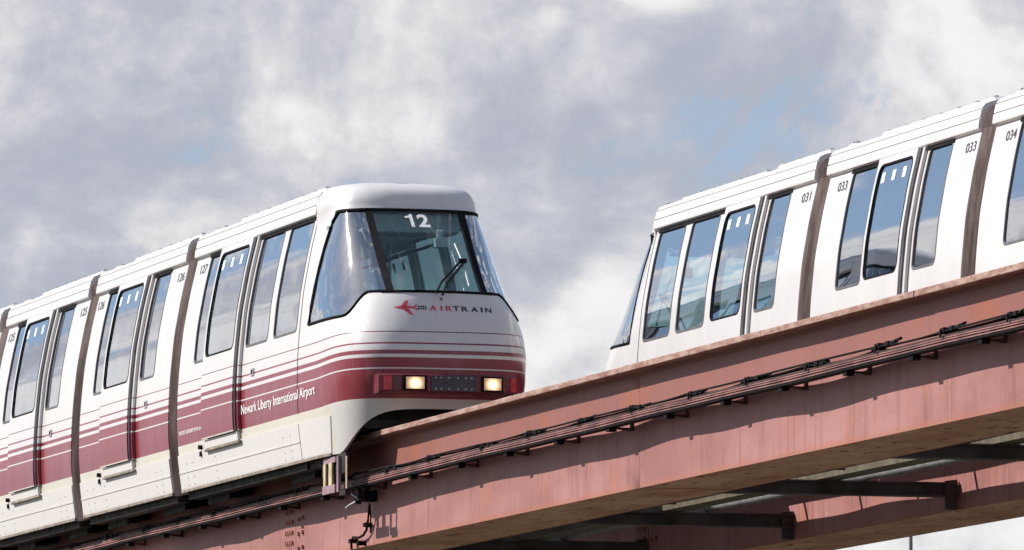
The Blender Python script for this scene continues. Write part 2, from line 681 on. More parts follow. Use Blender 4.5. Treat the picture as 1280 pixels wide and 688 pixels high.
# ------------------------------------------------------------------ guideway
guide = tag(empty('elevated_guideway', (0, 0, 0)), 'pink painted steel monorail guideway with twin box girders and cross beams', 'guideway')
SEAMS = [-58.0, -46.0, -33.8, -21.7, -9.7, 2.3, 14.3, 26.3, 38.3, 50.3, 62.3]


def wavy_face(mb, x, y0, y1, z0, z1, sgn):
    """a web plate that is not perfectly flat"""
    rows = []
    nz, ny = 5, int((y1 - y0) / 0.4)
    for i in range(nz + 1):
        z = z0 + (z1 - z0) * i / nz
        row = []
        for j in range(ny + 1):
            y = y0 + (y1 - y0) * j / ny
            k = math.sin(PI * i / nz)
            d = 0.007 * k * (math.sin(y * 1.9 + x) + 0.6 * math.sin(y * 0.83 + 2))
            row.append((x + sgn * d, y, z))
        rows.append(row)
    mb.grid(rows)


def girder(xc, label_part):
    bolt_me = None
    for a, b in zip(SEAMS, SEAMS[1:]):
        y0, y1 = a + 0.003, b - 0.003
        m = MB()
        wavy_face(m, xc - WEB, y0, y1, ZU, ZB - 0.055, 1)
        wavy_face(m, xc + WEB, y0, y1, ZU, ZB - 0.055, 1)
        for y in (y0, y1):
            m.grid([[(xc - WEB, y, ZU), (xc + WEB, y, ZU)], [(xc - WEB, y, ZB - 0.055), (xc + WEB, y, ZB - 0.055)]])
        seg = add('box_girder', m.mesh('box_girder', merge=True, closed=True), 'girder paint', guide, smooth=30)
        # top flange in plates with a small step between them
        n = 3
        for k in range(n):
            p0 = y0 + (y1 - y0) * k / n + 0.003
            p1 = y0 + (y1 - y0) * (k + 1) / n - 0.003
            dz = rng.uniform(-0.003, 0.003)
            f = MB().box(xc - FLG + rng.uniform(-.006, .006), xc + FLG, p0, p1, ZB - 0.055, ZB + dz)
            add('top_flange', f.mesh('top_flange', closed=True), 'worn flange paint', seg, bevel=0.006)
        n = 2
        for k in range(n):
            p0 = y0 + (y1 - y0) * k / n + 0.004
            p1 = y0 + (y1 - y0) * (k + 1) / n - 0.004
            f = MB().box(xc - WEB + 0.004, xc + WEB - 0.004, p0, p1, ZU + 0.004, ZU + 0.03)
            add('bottom_plate', f.mesh('bottom_plate', closed=True), 'rusty soffit paint', seg)
        # fillet weld strip under the flange
        for s in (-1, 1):
            x = xc + s * WEB
            w = MB().prism([(x, ZB - 0.056), (x + s * 0.028, ZB - 0.056), (x, ZB - 0.084)], y0, y1)
            add('weld_bead', w.mesh('weld_bead', closed=True), 'girder paint', seg)
        # bolted splice at the start of each segment, on the camera side
        if 2 < a < 3:
            for row in range(9):
                for colm in range(4):
                    yy = a + 0.13 + colm * 0.085
                    zz = ZU + 0.09 + row * 0.105
                    if bolt_me is None:
                        bm = MB().tube([(0, 0, 0), (-0.026, 0, 0)], 0.023, 6)
                        bolt_me = bm.mesh('bolt', closed=True)
                    o = add('bolt', bolt_me, 'girder paint', seg)
                    o.location = (xc - WEB - 0.001, yy, zz)
            for row in range(7):
                for colm in range(2):
                    o = add('bolt', bolt_me, 'girder paint', seg)
                    o.location = (xc - WEB - 0.001, a - 0.12 - colm * 0.16 + 0.0, ZU + 0.12 + row * 0.15 + colm * 0.01)


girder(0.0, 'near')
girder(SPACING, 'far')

# cross beams between the girders: I sections with end gussets
XB = [-22.2, -17.3, -12.35, -7.45, -2.55, 2.35, 7.25, 12.1, 17.0, 22.0, 27, 32, 37]
for y in XB:
    x0, x1 = WEB + 0.01, SPACING - WEB - 0.01
    za, zc = ZU + 0.120, ZU + 0.255
    w = MB().box(x0, x1, y - 0.008, y + 0.008, za + 0.014, zc - 0.014)
    cb = add('cross_beam', w.mesh('cross_beam', closed=True), 'cross beam paint', guide)
    f = MB().box(x0, x1, y - 0.075, y + 0.075, za, za + 0.0135)
    add('lower_flange', f.mesh('lower_flange', closed=True), 'cross beam paint', cb)
    f = MB().box(x0, x1, y - 0.075, y + 0.075, zc - 0.0135, zc)
    add('upper_flange', f.mesh('upper_flange', closed=True), 'cross beam paint', cb)
    for x, s in ((x0, 1), (x1, -1)):
        xa, xb_ = sorted((x, x + s * 0.15))
        p = MB().prism([(x, ZU + 0.005), (x + s * 0.12, ZU + 0.005), (x + s * 0.12, zc + 0.015), (x, zc + 0.03)], y - 0.032, y - 0.012)
        add('gusset', p.mesh('gusset', closed=True), 'cross beam paint', cb)
    bm = MB().tube([(0, 0, 0), (0, -0.02, 0)], 0.018, 6).mesh('bolt', closed=True)
    for x in (x1 - 0.24, x1 - 0.42, x0 + 0.24, x0 + 0.42):
        o = add('bolt', bm, 'cross beam paint', cb)
        o.location = (x, y - 0.009, (za + zc) / 2)

# conduits and tray that run between the girders, resting on the cross beams


def conduit(x, z, r, y0, y1, pitch=0.085):
    pts, rad = [], []
    y = y0
    k = 0
    while y < y1:
        pts.append((x + 0.02 * math.sin(y * 0.9 + x * 7), y, z + 0.004 * math.sin(y * 1.7)))
        rad.append(r if k % 2 else r * 0.78)
        y += pitch / 2
        k += 1
    return MB().tube(pts, rad, 10)


ZT = ZU + 0.257
for i, (x, r) in enumerate(((1.42, 0.06), (1.68, 0.055), (2.42, 0.045))):
    o = add('conduit', conduit(x, ZT + r, r, -24, 12).mesh('conduit'), 'flexible conduit', None, smooth=60)
    tag(o, ['grey corrugated conduit on the cross beams, nearest the near girder', 'second grey corrugated conduit from the near girder, on the cross beams', 'thin corrugated conduit lying farthest out on the cross beams'][i], 'conduit', 'conduits between the girders')
m = MB().box(1.92, 2.16, -24, 12, ZT, ZT + 0.012).box(1.92, 1.93, -24, 12, ZT + 0.012, ZT + 0.07).box(2.15, 2.16, -24, 12, ZT + 0.012, ZT + 0.07)
tag(add('cable_tray', m.mesh('cable_tray', closed=True), 'olive tray'), 'shallow olive cable tray lying on the cross beams', 'cable tray')

# piers, out of frame, that carry the guideway
for i, y in enumerate((-34.0, 8.2, 44.0)):
    pr = tag(empty('support_pier', (SPACING / 2, y, 0)), ['concrete pier under the near end of the guideway', 'concrete pier under the guideway behind the striped train', 'concrete pier under the far end of the guideway'][i], 'pier', 'guideway piers')
    m = MB()
    prof = []
    for k in range(24):
        a = 2 * PI * k / 24
        prof.append((0.8 * math.cos(a), 0.8 * math.sin(a)))
    m.grid([[(x, yy, z) for x, yy in prof + prof[:1]] for z in (0, 5.3)])
    add('column', m.mesh('column', merge=True), 'concrete', pr, smooth=40)
    m = MB().prism([(-0.9, 5.3), (0.9, 5.3), (2.9, 5.75), (2.9, ZU - 0.1), (-2.9, ZU - 0.1), (-2.9, 5.75)], -0.7, 0.7)
    add('crosshead', m.mesh('crosshead', closed=True), 'concrete', pr, bevel=0.03)
    for s in (-1, 1):
        b = MB().box(s * SPACING / 2 - 0.3, s * SPACING / 2 + 0.3, -0.3, 0.3, ZU - 0.1, ZU + 0.003)
        add('bearing', b.mesh('bearing', closed=True), 'dark steel', pr)

# ------------------------------------------------------------------ conductor rails hung on the girder webs


def conductor_rail(xc, y0, y1, label, p=0.245, zo=7.16):
    root = tag(empty('conductor_rail', (xc - WEB, 0, zo)), label, 'conductor rail', 'conductor rails along the girders')
    x_out = -p

    def wob(y):
        return 0.010 * math.sin(y * 0.95) + 0.007 * math.sin(y * 2.3 + 1)

    def strip(name, xa, xb, za, zb, m, step=0.3):
        n = max(2, int((y1 - y0) / step))
        rows = [[], [], [], [], []]
        for j in range(n + 1):
            y = y0 + (y1 - y0) * j / n
            d = wob(y)
            for r_, (x, z) in zip(rows, ((xa, za), (xb, za), (xb, zb), (xa, zb), (xa, za))):
                r_.append((x + d, y, z + d * 0.5))
        o = MB().grid(rows).mesh(name, 0, merge=True, closed=True)
        return add(name, o, m, root, smooth=30)
    strip('top_channel', x_out + 0.015, x_out + 0.175, 0.078, 0.090, 'rail channel')
    strip('back_channel', x_out + 0.09, x_out + 0.105, 0.0155, 0.0775, 'rail channel')
    strip('bottom_channel', x_out + 0.004, x_out + 0.104, 0.0, 0.015, 'black rubber')
    for z in (0.020, 0.042, 0.063):
        strip('conductor_bar', x_out + (0.012 if z > .05 else 0.0), x_out + 0.089, z, z + 0.011, 'conductor bar')
    # brackets from the web, 1.66 m apart
    bk = MB()
    bk.prism([(-0.002, -0.03), (-0.02, -0.03), (x_out + 0.06, -0.012), (x_out + 0.06, -0.001), (-0.02, -0.001), (-0.02, 0.12), (-0.002, 0.12)], -0.025, 0.025)
    bk_me = bk.mesh('bracket', 0, closed=True)
    tabm = MB().box(x_out + 0.02, x_out + 0.09, -0.05, 0.05, -0.040, -0.001).mesh('tab', 0, closed=True)
    cl = MB()
    cl.box(x_out + 0.005, x_out + 0.07, -0.05, 0.05, 0.091, 0.135)
    cl.box(x_out - 0.012, x_out - 0.001, -0.018, 0.018, 0.062, 0.118)
    cl.box(x_out + 0.01, x_out + 0.04, 0.06, 0.15, 0.098, 0.112)
    cl.box(x_out + 0.01, x_out + 0.04, -0.40, -0.055, 0.102, 0.114)
    cl.box(x_out, x_out + 0.05, -0.27, -0.19, 0.093, 0.126)
    cl.tube([(x_out + 0.03, -0.15, 0.110), (x_out + 0.03, -0.50, 0.122)], 0.012, 6)
    cl_me = cl.mesh('clip', 0, closed=True)
    ys = []
    y = -4.5 + 1.663 * math.floor((y0 + 4.5) / 1.663) + 1.663
    while y < y1:
        ys.append(y)
        y += 1.663
    clips = []
    for y in ys:
        for nm, me_, m_ in (('bracket', bk_me, 'rail channel'), ('tab', tabm, 'black cable')):
            o = add(nm, me_, m_, root)
            o.location = (wob(y) * (nm == 'tab'), y, 0)
        yc = y + 0.84 + rng.uniform(-0.12, 0.12)
        o = add('clip', cl_me, 'black rubber', root)
        o.location = (wob(yc), yc, wob(yc) * 0.5 + rng.uniform(-0.002, 0.010))
        o.rotation_euler = (rng.uniform(-0.035, 0.035), 0, rng.uniform(-0.04, 0.04))
        o.scale = (1, rng.uniform(0.75, 1.2), rng.uniform(0.85, 1.1))
        clips.append(yc)
    # feeder cables hung from clip to clip
    for c in range(3):
        pts = []
        for a, b in zip(clips, clips[1:]):
            sag = rng.uniform(-0.006, 0.036) * (0.6, 1.0, 1.4)[c]
            for k in range(6):
                u = k / 6
                y = a + (b - a) * u
                pts.append((x_out + 0.02 + 0.02 * c + wob(y), y, 0.130 - 0.012 * c - 4 * sag * u * (1 - u)))
        add('feeder_cable', MB().tube(pts, 0.0095, 6).mesh('feeder_cable', 0), 'black cable', root, smooth=60)
    return root


conductor_rail(0.0, -30.0, 40.0, 'conductor rail with black clips and cables along the near girder')
conductor_rail(SPACING, -24.0, 30.0, 'unseen conductor rail on the far girder, placed to shade its web', 0.63, 7.10)  # added out of sight; standoff and height set so its shadow darkens the far web

# ------------------------------------------------------------------ black cable box on the near girder, under the striped train's nose
bx = tag(empty('cable_box', (-WEB, -0.75, 7.10)), 'black cable box with dangling lead on the near girder under the nose', 'cable box')
m = MB().box(-0.13, -0.003, -0.10, 0.06, -0.07, 0.04)
add('housing', m.mesh('housing', closed=True), 'black rubber', bx, bevel=0.012)
m = MB().box(-0.20, -0.131, -0.10, -0.01, -0.06, 0.09).box(-0.19, -0.131, 0.03, 0.10, -0.09, 0.02).box(-0.16, -0.131, -0.02, 0.03, 0.0, 0.10)
add('terminal', m.mesh('terminal', closed=True), 'dark steel', bx)
m = MB().tube([(-0.17, -0.08, -0.05), (-0.21, 0.0, -0.02), (-0.22, 0.08, 0.01), (-0.19, 0.15, 0.05), (-0.16, 0.20, 0.12)], 0.010, 6)
m.tube([(-0.19, 0.05, -0.07), (-0.23, 0.14, -0.10), (-0.22, 0.30, -0.115), (-0.15, 0.42, -0.12)], 0.009, 6)
m.tube([(-0.19, -0.04, 0.05), (-0.24, 0.02, 0.09), (-0.22, 0.12, 0.10), (-0.20, 0.20, 0.05)], 0.008, 6)
add('wiring', m.mesh('wiring'), 'aluminium', bx, smooth=60)
m = MB().tube([(-0.06, -0.02, -0.10), (-0.065, 0.0, -0.18), (-0.06, 0.05, -0.26), (-0.05, 0.14, -0.34), (-0.05, 0.26, -0.385), (-0.05, 0.44, -0.40), (-0.055, 0.64, -0.385), (-0.06, 0.68, -0.43), (-0.06, 0.67, -0.50)], 0.013, 8)
add('lead', m.mesh('lead'), 'black cable', bx, smooth=60)
m = MB().tube([(-0.05, 0.02, -0.08), (-0.05, -0.02, -0.22), (-0.05, -0.01, -0.38)], 0.008, 6)
add('thin_lead', m.mesh('thin_lead'), 'black cable', bx, smooth=60)
for b in ((-0.08, -0.003, 0.10, 0.17, -0.31, -0.27), (-0.08, -0.003, 0.64, 0.72, -0.44, -0.40), (-0.085, -0.003, 0.33, 0.39, -0.48, -0.44)):
    add('cable_clamp', MB().box(*b).mesh('cable_clamp', closed=True), 'black rubber', bx)

# ------------------------------------------------------------------ trains
PROF = smooth_tab([(7.48, 0.950), (7.75, 0.985), (7.98, 1.010), (8.15, 1.020), (8.50, 1.014), (8.78, 0.995), (9.17, 0.955), (9.60, 0.875), (9.97, 0.785), (10.06, 0.76)])


def XP(z):
    return interp(PROF, z)


def S(y, z, s, off=0.0):
    return (s * (XP(z) + off), y, z)


def rrect(y0, y1, z0, z1, r, nv=14, nh=3, na=4):
    """matched perimeters: rounded rectangle (inner) as (y,z) list with tags for an outer cell"""
    pts = []
    # bottom edge, left->right
    for i in range(nh):
        pts.append((y0 + r + (y1 - y0 - 2 * r) * i / nh, z0, 'b'))
    for i in range(na):
        a = -PI / 2 + PI / 2 * i / na
        pts.append((y1 - r + r * math.cos(a), z0 + r + r * math.sin(a), ('br', i / na)))
    for i in range(nv):
        pts.append((y1, z0 + r + (z1 - z0 - 2 * r) * i / nv, 'r'))
    for i in range(na):
        a = PI / 2 * i / na
        pts.append((y1 - r + r * math.cos(a), z1 - r + r * math.sin(a), ('tr', i / na)))
    for i in range(nh):
        pts.append((y1 - r - (y1 - y0 - 2 * r) * i / nh, z1, 't'))
    for i in range(na):
        a = PI / 2 + PI / 2 * i / na
        pts.append((y0 + r + r * math.cos(a), z1 - r + r * math.sin(a), ('tl', i / na)))
    for i in range(nv):
        pts.append((y0, z1 - r - (z1 - z0 - 2 * r) * i / nv, 'l'))
    for i in range(na):
        a = PI + PI / 2 * i / na
        pts.append((y0 + r + r * math.cos(a), z0 + r + r * math.sin(a), ('bl', i / na)))
    return pts


def cell_outer(pts, Y0, Y1, Z0, Z1):
    out = []
    for y, z, t in pts:
        if t == 'b': out.append((y, Z0))
        elif t == 't': out.append((y, Z1))
        elif t == 'l': out.append((Y0, z))
        elif t == 'r': out.append((Y1, z))
        else:
            c, k = t
            if c == 'br': out.append((y + (Y1 - y) * min(1, 2 * k), Z0) if k < 0.5 else (Y1, Z0 + (z - Z0) * (2 * k - 1)))
            if c == 'tr': out.append((Y1, z + (Z1 - z) * min(1, 2 * k)) if k < 0.5 else (Y1 + (y - Y1) * (2 * k - 1), Z1))
            if c == 'tl': out.append((y + (Y0 - y) * min(1, 2 * k), Z1) if k < 0.5 else (Y0, Z1 + (z - Z1) * (2 * k - 1)))
            if c == 'bl': out.append((Y0, z + (Z0 - z) * min(1, 2 * k)) if k < 0.5 else (Y0 + (y - Y0) * (2 * k - 1), Z0))
    return out


def cell(mb, Y0, Y1, Z0, Z1, hole, s, off):
    pts = rrect(*hole)
    outer = [S(y, z, s, off) for y, z in cell_outer(pts, Y0, Y1, Z0, Z1)]
    inner = [S(y, z, s, off) for y, z, _ in pts]
    mb.ring(outer, inner)


def panel(mb, Y0, Y1, Z0, Z1, s, off, nz=12, ny=1):
    rows = []
    for i in range(nz + 1):
        z = Z0 + (Z1 - Z0) * i / nz
        rows.append([S(Y0 + (Y1 - Y0) * j / ny, z, s, off) for j in range(ny + 1)])
    mb.grid(rows)


def pane(mb, hole, s, off):
    y0, y1, z0, z1, r = hole
    zs = [z0 + r * (1 - math.cos(PI / 2 * i / 5)) for i in range(5)] + [z0 + r + (z1 - z0 - 2 * r) * i / 14 for i in range(15)] + \
         [z1 - r * (1 - math.cos(PI / 2 * i / 5)) for i in range(4, -1, -1)]
    rows = []
    for z in zs:
        d = 0.0
        if z < z0 + r:
            d = r - math.sqrt(max(0, r * r - (z0 + r - z) ** 2))
        if z > z1 - r:
            d = r - math.sqrt(max(0, r * r - (z - z1 + r) ** 2))
        rows.append([S(y0 + d + (y1 - y0 - 2 * d) * j / 4, z, s, off) for j in range(5)])
    mb.grid(rows)


OUT = lambda c: Vector((c.x, 0, 0))


def text_points(body, size=1.0, bold=0.0, shear=0.0, spacing=1.0):
    cu = bpy.data.curves.new('text', 'FONT')
    cu.body = body
    cu.size = size
    cu.offset = bold
    cu.shear = shear
    cu.space_character = spacing
    cu.resolution_u = 4
    ob = bpy.data.objects.new('text', cu)
    me = bpy.data.meshes.new_from_object(ob)
    vs = [(v.co.x, v.co.y) for v in me.vertices]
    fs = [tuple(p.vertices) for p in me.polygons]
    bpy.data.objects.remove(ob)
    bpy.data.curves.remove(cu)
    bpy.data.meshes.remove(me)
    return vs, fs


def fit(vs, w, h):
    x0 = min(v[0] for v in vs); x1 = max(v[0] for v in vs)
    y0 = min(v[1] for v in vs); y1 = max(v[1] for v in vs)
    return [((x - x0) / (x1 - x0) * w, (y - y0) / (y1 - y0) * h) for x, y in vs]


def side_text(name, body, y_left, width, z0, h, s, m, parent, off=0.004, bold=0.0, shear=0.0, spacing=1.0):
    """y_left is the edge that reads first from outside"""
    vs, fs = text_points(body, 1.0, bold, shear, spacing)
    vs = fit(vs, width, h)
    mb = MB()
    mb.v = [S(y_left + (u if s > 0 else -u), z0 + v, s, off) for u, v in vs]
    mb.f = fs
    return add(name, mb.mesh(name, ZB, outward=OUT), m, parent)


# roof edge profile (x, z), half
ROOFP = [(0.775, 9.930), (0.830, 9.958), (0.832, 9.975), (0.822, 10.045), (0.808, 10.047), (0.807, 10.056), (0.817, 10.058), (0.800, 10.135), (0.786, 10.137), (0.784, 10.146),
         (0.793, 10.149), (0.765, 10.185), (0.705, 10.212), (0.58, 10.238), (0.30, 10.255)]


def car(root, y0, y1, wins, door, front=False, hump=True):
    """body of one car between local y0 (nose end) and y1; returns the shell"""
    Zs, Zm, Zt = 7.86, 8.72, 9.965
    mb = MB()

    def floor_strip(ya, yb):
        w = XP(Zs)
        mb.grid([[(-w, ya, Zs), (-w, yb, Zs)], [(0, ya, Zs), (0, yb, Zs)], [(w, ya, Zs), (w, yb, Zs)]])
    for s in (-1, 1):
        items = sorted([(a, b, 'w') for a, b in wins] + [(door[0], door[1], 'd')])
        edges = [y0]
        for p, q in zip(items, items[1:]):
            edges.append((p[1] + q[0]) / 2)
        edges.append(y1)
        for (a, b, k), e0, e1 in zip(items, edges, edges[1:]):
            if k == 'w':
                cell(mb, e0, e1, Zm, Zt, (a, b, 8.78, 9.935, 0.075), s, 0)
                panel(mb, e0, e1, Zs, Zm, s, 0, 10)
                if s < 0: floor_strip(e0, e1)
            else:
                panel(mb, e0, a + 0.05, Zs, Zt, s, 0, 18)
                panel(mb, b - 0.05, e1, Zs, Zt, s, 0, 18)
                panel(mb, a + 0.05, b - 0.05, Zs, 8.79, s, 0, 8)
                panel(mb, a + 0.05, b - 0.05, 9.91, Zt, s, 0, 2)
                if s < 0:
                    for q0, q1 in ((e0, a + 0.05), (a + 0.05, b - 0.05), (b - 0.05, e1)): floor_strip(q0, q1)
    shell = add('car', mb.mesh('car', ZB, merge=True, outward=lambda c: Vector((c.x if c.z > Zs - ZB + 0.001 else 0, 0, -1 if c.z < Zs - ZB + 0.001 else 0))), root['paint'], root, smooth=35, solid=0.035)
    # windows
    for s in (-1, 1):
        for a, b in wins:
            hole = (a + 0.002, b - 0.002, 8.782, 9.933, 0.073)
            w = MB(); pane(w, hole, s, -0.010)
            wo = add('window', w.mesh('window', ZB, outward=OUT), 'side glass', shell, smooth=60)
            gk = MB()
            pts = rrect(a + 0.004, b - 0.004, 8.784, 9.931, 0.072)
            pin = rrect(a + 0.024, b - 0.024, 8.806, 9.915, 0.055)
            gk.ring([S(y, z, s, 0.003) for y, z, _ in pts], [S(y, z, s, 0.003) for y, z, _ in pin])
            add('window_gasket', gk.mesh('window_gasket', ZB, outward=OUT), 'grey gasket', shell, smooth=60, solid=0.012)
        # sliding door, standing proud of the body
        a, b = door
        dm = MB()
        hole = (a + 0.058, b - 0.058, 8.79, 9.885, 0.10)
        cell(dm, a, b, 8.735, 9.945, hole, s, 0.068)
        panel(dm, a, b, 7.945, 8.735, s, 0.068, 10)
        d = add('door', dm.mesh('door', ZB, merge=True, outward=OUT), root['paint'], shell, smooth=35, solid=0.062)
        w = MB(); pane(w, (a + 0.060, b - 0.060, 8.792, 9.883, 0.098), s, 0.055)
        add('door_window', w.mesh('door_window', ZB, outward=OUT), 'side glass', shell, smooth=60)
        gk = MB()
        pts = rrect(a + 0.062, b - 0.062, 8.794, 9.881, 0.096)
        pin = rrect(a + 0.078, b - 0.078, 8.810, 9.865, 0.082)
        gk.ring([S(y, z, s, 0.071) for y, z, _ in pts], [S(y, z, s, 0.071) for y, z, _ in pin])
        add('window_gasket', gk.mesh('window_gasket', ZB, outward=OUT), 'black rubber', shell, smooth=60, solid=0.012)
        # aluminium guide strip beside the closing edge
        e = a if s < 0 else b
        dirn = -1 if s < 0 else 1
        st = MB()
        ya, yb = sorted((e + dirn * 0.045, e + dirn * 0.10))
        panel(st, ya, yb, 7.95, 9.945, s, 0.034, 16)
        add('door_guide', st.mesh('door_guide', ZB, outward=OUT), root['paint'], shell, smooth=35, solid=0.030)
        sl = MB()
        ya, yb = sorted((e + dirn * 0.003, e + dirn * 0.030))
        panel(sl, ya, yb, 7.95, 9.945, s, 0.052, 16)
        add('door_seal', sl.mesh('door_seal', ZB, outward=OUT), 'grey gasket', shell, smooth=35, solid=0.048)
        # step under the door: tread face and weathered sill
        tp = MB()
        panel(tp, a - 0.05, b + 0.02, 7.850, 7.938, s, 0.040, 3)
        add('door_step', tp.mesh('door_step', ZB, outward=OUT), 'skirt paint', shell, smooth=35, solid=0.036)
        sill = MB()
        sa, sb = a - 0.12, b + 0.02
        x0, x1 = sorted((s * (XP(7.82) + 0.014), s * (XP(7.82) + 0.052)))
        sill.box(x0, x1, sa, sb, 7.818, 7.846)
        add('door_sill', sill.mesh('door_sill', ZB, closed=True), 'weathered sill', shell, bevel=0.008)
        # three small notices at the top of the door glass
        for k in range(3):
            w0 = (b - a - 0.2) / 3
            yy = (b - 0.16 - k * w0) if s < 0 else (a + 0.16 + k * w0)
            yy2 = yy + (0.10 if s > 0 else -0.10)
            q = MB(); panel(q, min(yy, yy2), max(yy, yy2), 9.70, 9.80, s, 0.0575, 2)
            add('notice', q.mesh('notice', ZB, outward=OUT), 'sticker', shell)
        # lock and small black fitting
        kx = (b + 0.28) if s < 0 else (a - 0.28)
        q = MB().tube([S(kx, 7.885, s, 0.0), S(kx, 7.885, s, 0.04)], 0.024, 10)
        q.box(*sorted((s * (XP(7.83) + 0.01), s * (XP(7.83) + 0.03))), kx - 0.025, kx + 0.025, 7.79, 7.84)
        add('door_button', q.mesh('door_button', ZB, closed=True), 'black rubber', shell)
        kx = (a - 0.57) if s < 0 else (b + 0.57)
        if y0 + .1 < kx < y1 - .1:
            q = MB(); panel(q, kx - 0.055, kx + 0.055, 8.47, 8.545, s, 0.012, 2)
            add('lock_cover', q.mesh('lock_cover', ZB, outward=OUT), 'aluminium', shell, solid=0.011)
            q = MB(); panel(q, kx - 0.025, kx + 0.02, 8.49, 8.53, s, 0.016, 2)
            add('lock', q.mesh('lock', ZB, outward=OUT), 'black rubber', shell, solid=0.004)
        # skirt below the ledge
        ye = -1.02 if front else y0
        ys_ = [y0, y1]
        sk = MB(); panel(sk, y0, y1, 7.48, 7.858, s, 0.014, 8)
        add('skirt', sk.mesh('skirt', ZB, outward=OUT), 'skirt paint', shell, smooth=35, solid=0.03)
        lg = MB(); panel(lg, y0, y1, 7.666, 7.680, s, 0.020, 1)
        add('skirt_rib', lg.mesh('skirt_rib', ZB, outward=OUT), 'skirt paint', shell, solid=0.006)
        lip = MB(); panel(lip, y0, y1, 7.468, 7.494, s, 0.020, 1)
        add('skirt_edge', lip.mesh('skirt_edge', ZB, outward=OUT), 'weathered sill', shell, solid=0.03)
        # rivets on the skirt, too small to pick apart
        rv = MB()
        for yy in (y0 + 0.35, y0 + 0.62, y1 - 0.62, y1 - 0.35, (y0 + y1) / 2 + 0.9):
            for k in range(4):
                z = 7.53 + k * 0.075
                x = s * (XP(z) + 0.014)
                rv.box(min(x, x + s * 0.004), max(x, x + s * 0.004), yy - 0.006, yy + 0.006, z - 0.006, z + 0.006)
        o = add('skirt_rivets', rv.mesh('skirt_rivets', ZB), 'weathered sill', shell)
        o['kind'] = 'stuff'
    for s in (-1, 1):  # black strips along the wall top that paint in the eave's shade
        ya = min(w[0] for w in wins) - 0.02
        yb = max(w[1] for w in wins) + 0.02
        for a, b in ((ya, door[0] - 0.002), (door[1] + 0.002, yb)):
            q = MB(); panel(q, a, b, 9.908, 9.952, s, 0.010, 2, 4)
            add('eave_shade_strip', q.mesh('eave_shade_strip', ZB, outward=OUT), 'black rubber', shell, solid=0.009)
    # roof with stepped edge mouldings
    prof = [(x, z) for x, z in ROOFP] + [(-x, z) for x, z in reversed(ROOFP)]
    rf = MB().prism(prof, y0 - 0.01, y1 + 0.01)
    roof = add('roof', rf.mesh('roof', ZB, closed=True), 'roof white', shell, smooth=14)
    # raised roof plates
    Lc = y1 - y0

    def plate(ya, yb, h):
        prof_t = [(0.68, 10.200), (0.64, 10.222 + h), (0.30, 10.255 + h), (-0.30, 10.255 + h), (-0.64, 10.222 + h), (-0.68, 10.200)]
        ch = 0.10
        q = MB()
        rows = []
        for y, k in ((ya, 0.0), (ya + ch, 1.0), (yb - ch, 1.0), (yb, 0.0)):
            rows.append([(x, y, z * k + (z - h - 0.03) * (1 - k)) for x, z in prof_t])
        q.grid(rows)
        o = add('roof_plate', q.mesh('roof_plate', ZB, outward=lambda c: Vector((0, 0, 1))), 'roof white', shell, smooth=25)
        bl = MB()
        n = max(3, int((yb - ya) / 0.42))
        for j in range(n):
            y = ya + 0.15 + (yb - ya - 0.3) * j / (n - 1)
            for s in (-1, 1):
                bl.box(min(s * .585, s * .625), max(s * .585, s * .625), y - .03, y + .03, 10.222 + h, 10.236 + h + rng.uniform(.002, .008))
        b_ = add('plate_bolts', bl.mesh('plate_bolts', ZB), 'aluminium', shell)
        b_['kind'] = 'stuff'
    # the plate reaches the end of the car that sits to the right in the picture
    if root['flip']:
        plate(y0 + (0.30 if front else 0.02), y0 + Lc * (0.62 if front else 0.09), 0.025)
        plate(y0 + Lc * (0.66 if front else 0.24), y1, 0.04)
    else:
        plate(y0 + (0.25 if front else 0.0), y0 + Lc * 0.76, 0.04)
        plate(y0 + Lc * 0.88, y1, 0.025)
    # inside
    q = MB().box(-0.92, 0.92, y0, y1, 7.90, 7.94)
    add('floor', q.mesh('floor', ZB, closed=True), 'interior floor', shell)
    q = MB().box(-0.70, 0.70, y0 + 0.04, y1, 9.945, 9.965)
    add('ceiling', q.mesh('ceiling', ZB, closed=True), 'interior ceiling', shell)
    ends = [y1 - 0.05] if front else [y0 + 0.02, y1 - 0.05]
    for y in ends:
        q = MB()
        rows = []
        for i in range(13):
            z = 7.94 + (9.90 - 7.94) * i / 12
            w = XP(z) - 0.05
            rows.append([(-w, y, z), (w, y, z)])
        q.grid(rows)
        add('bulkhead', q.mesh('bulkhead', ZB, outward=lambda c: Vector((0, 1, 0))), 'interior grey', shell, solid=0.03)
        sgn = -1 if y > (y0 + y1) / 2 else 1
        ya, yb = sorted((y + sgn * 0.05, y + sgn * 0.47))
        q = MB().box(-0.80, 0.80, ya, yb, 8.05, 8.38)
        ya, yb = sorted((y + sgn * 0.05, y + sgn * 0.14))
        q.box(-0.80, 0.80, ya, yb, 8.382, 8.86)
        add('bench_seat', q.mesh('bench_seat', ZB, closed=True), 'seat fabric', shell, bevel=0.03)
    for (x, y) in ((-0.55, door[0] - 0.12), (0.55, door[0] - 0.12), (-0.55, door[1] + 0.12), (0.55, door[1] + 0.12)):
        q = MB().tube([(x, y, 7.94), (x, y, 9.90)], 0.022, 8)
        add('grab_pole', q.mesh('grab_pole', ZB), 'pole steel', shell, smooth=60)
    for x in (-0.5, 0.5):
        q = MB().tube([(x, y0 + 0.3, 9.90), (x, y0 + 0.3, 9.72), (x, y1 - 0.3, 9.72), (x, y1 - 0.3, 9.90)], 0.018, 8)
        add('grab_rail', q.mesh('grab_rail', ZB), 'pole steel', shell, smooth=60)
    # running gear that straddles the beam
    yc = (y0 + y1) / 2
    q = MB().box(-0.86, 0.86, y0 + 0.06, y1 - 0.06, 7.80, 7.895)
    for s in (-1, 1):
        a, b = sorted((s * 0.76, s * 0.90))
        q.box(a, b, y0 + 0.05, y1 - 0.05, 7.40, 7.799)
    add('underframe', q.mesh('underframe', ZB, closed=True), 'dark steel', shell)
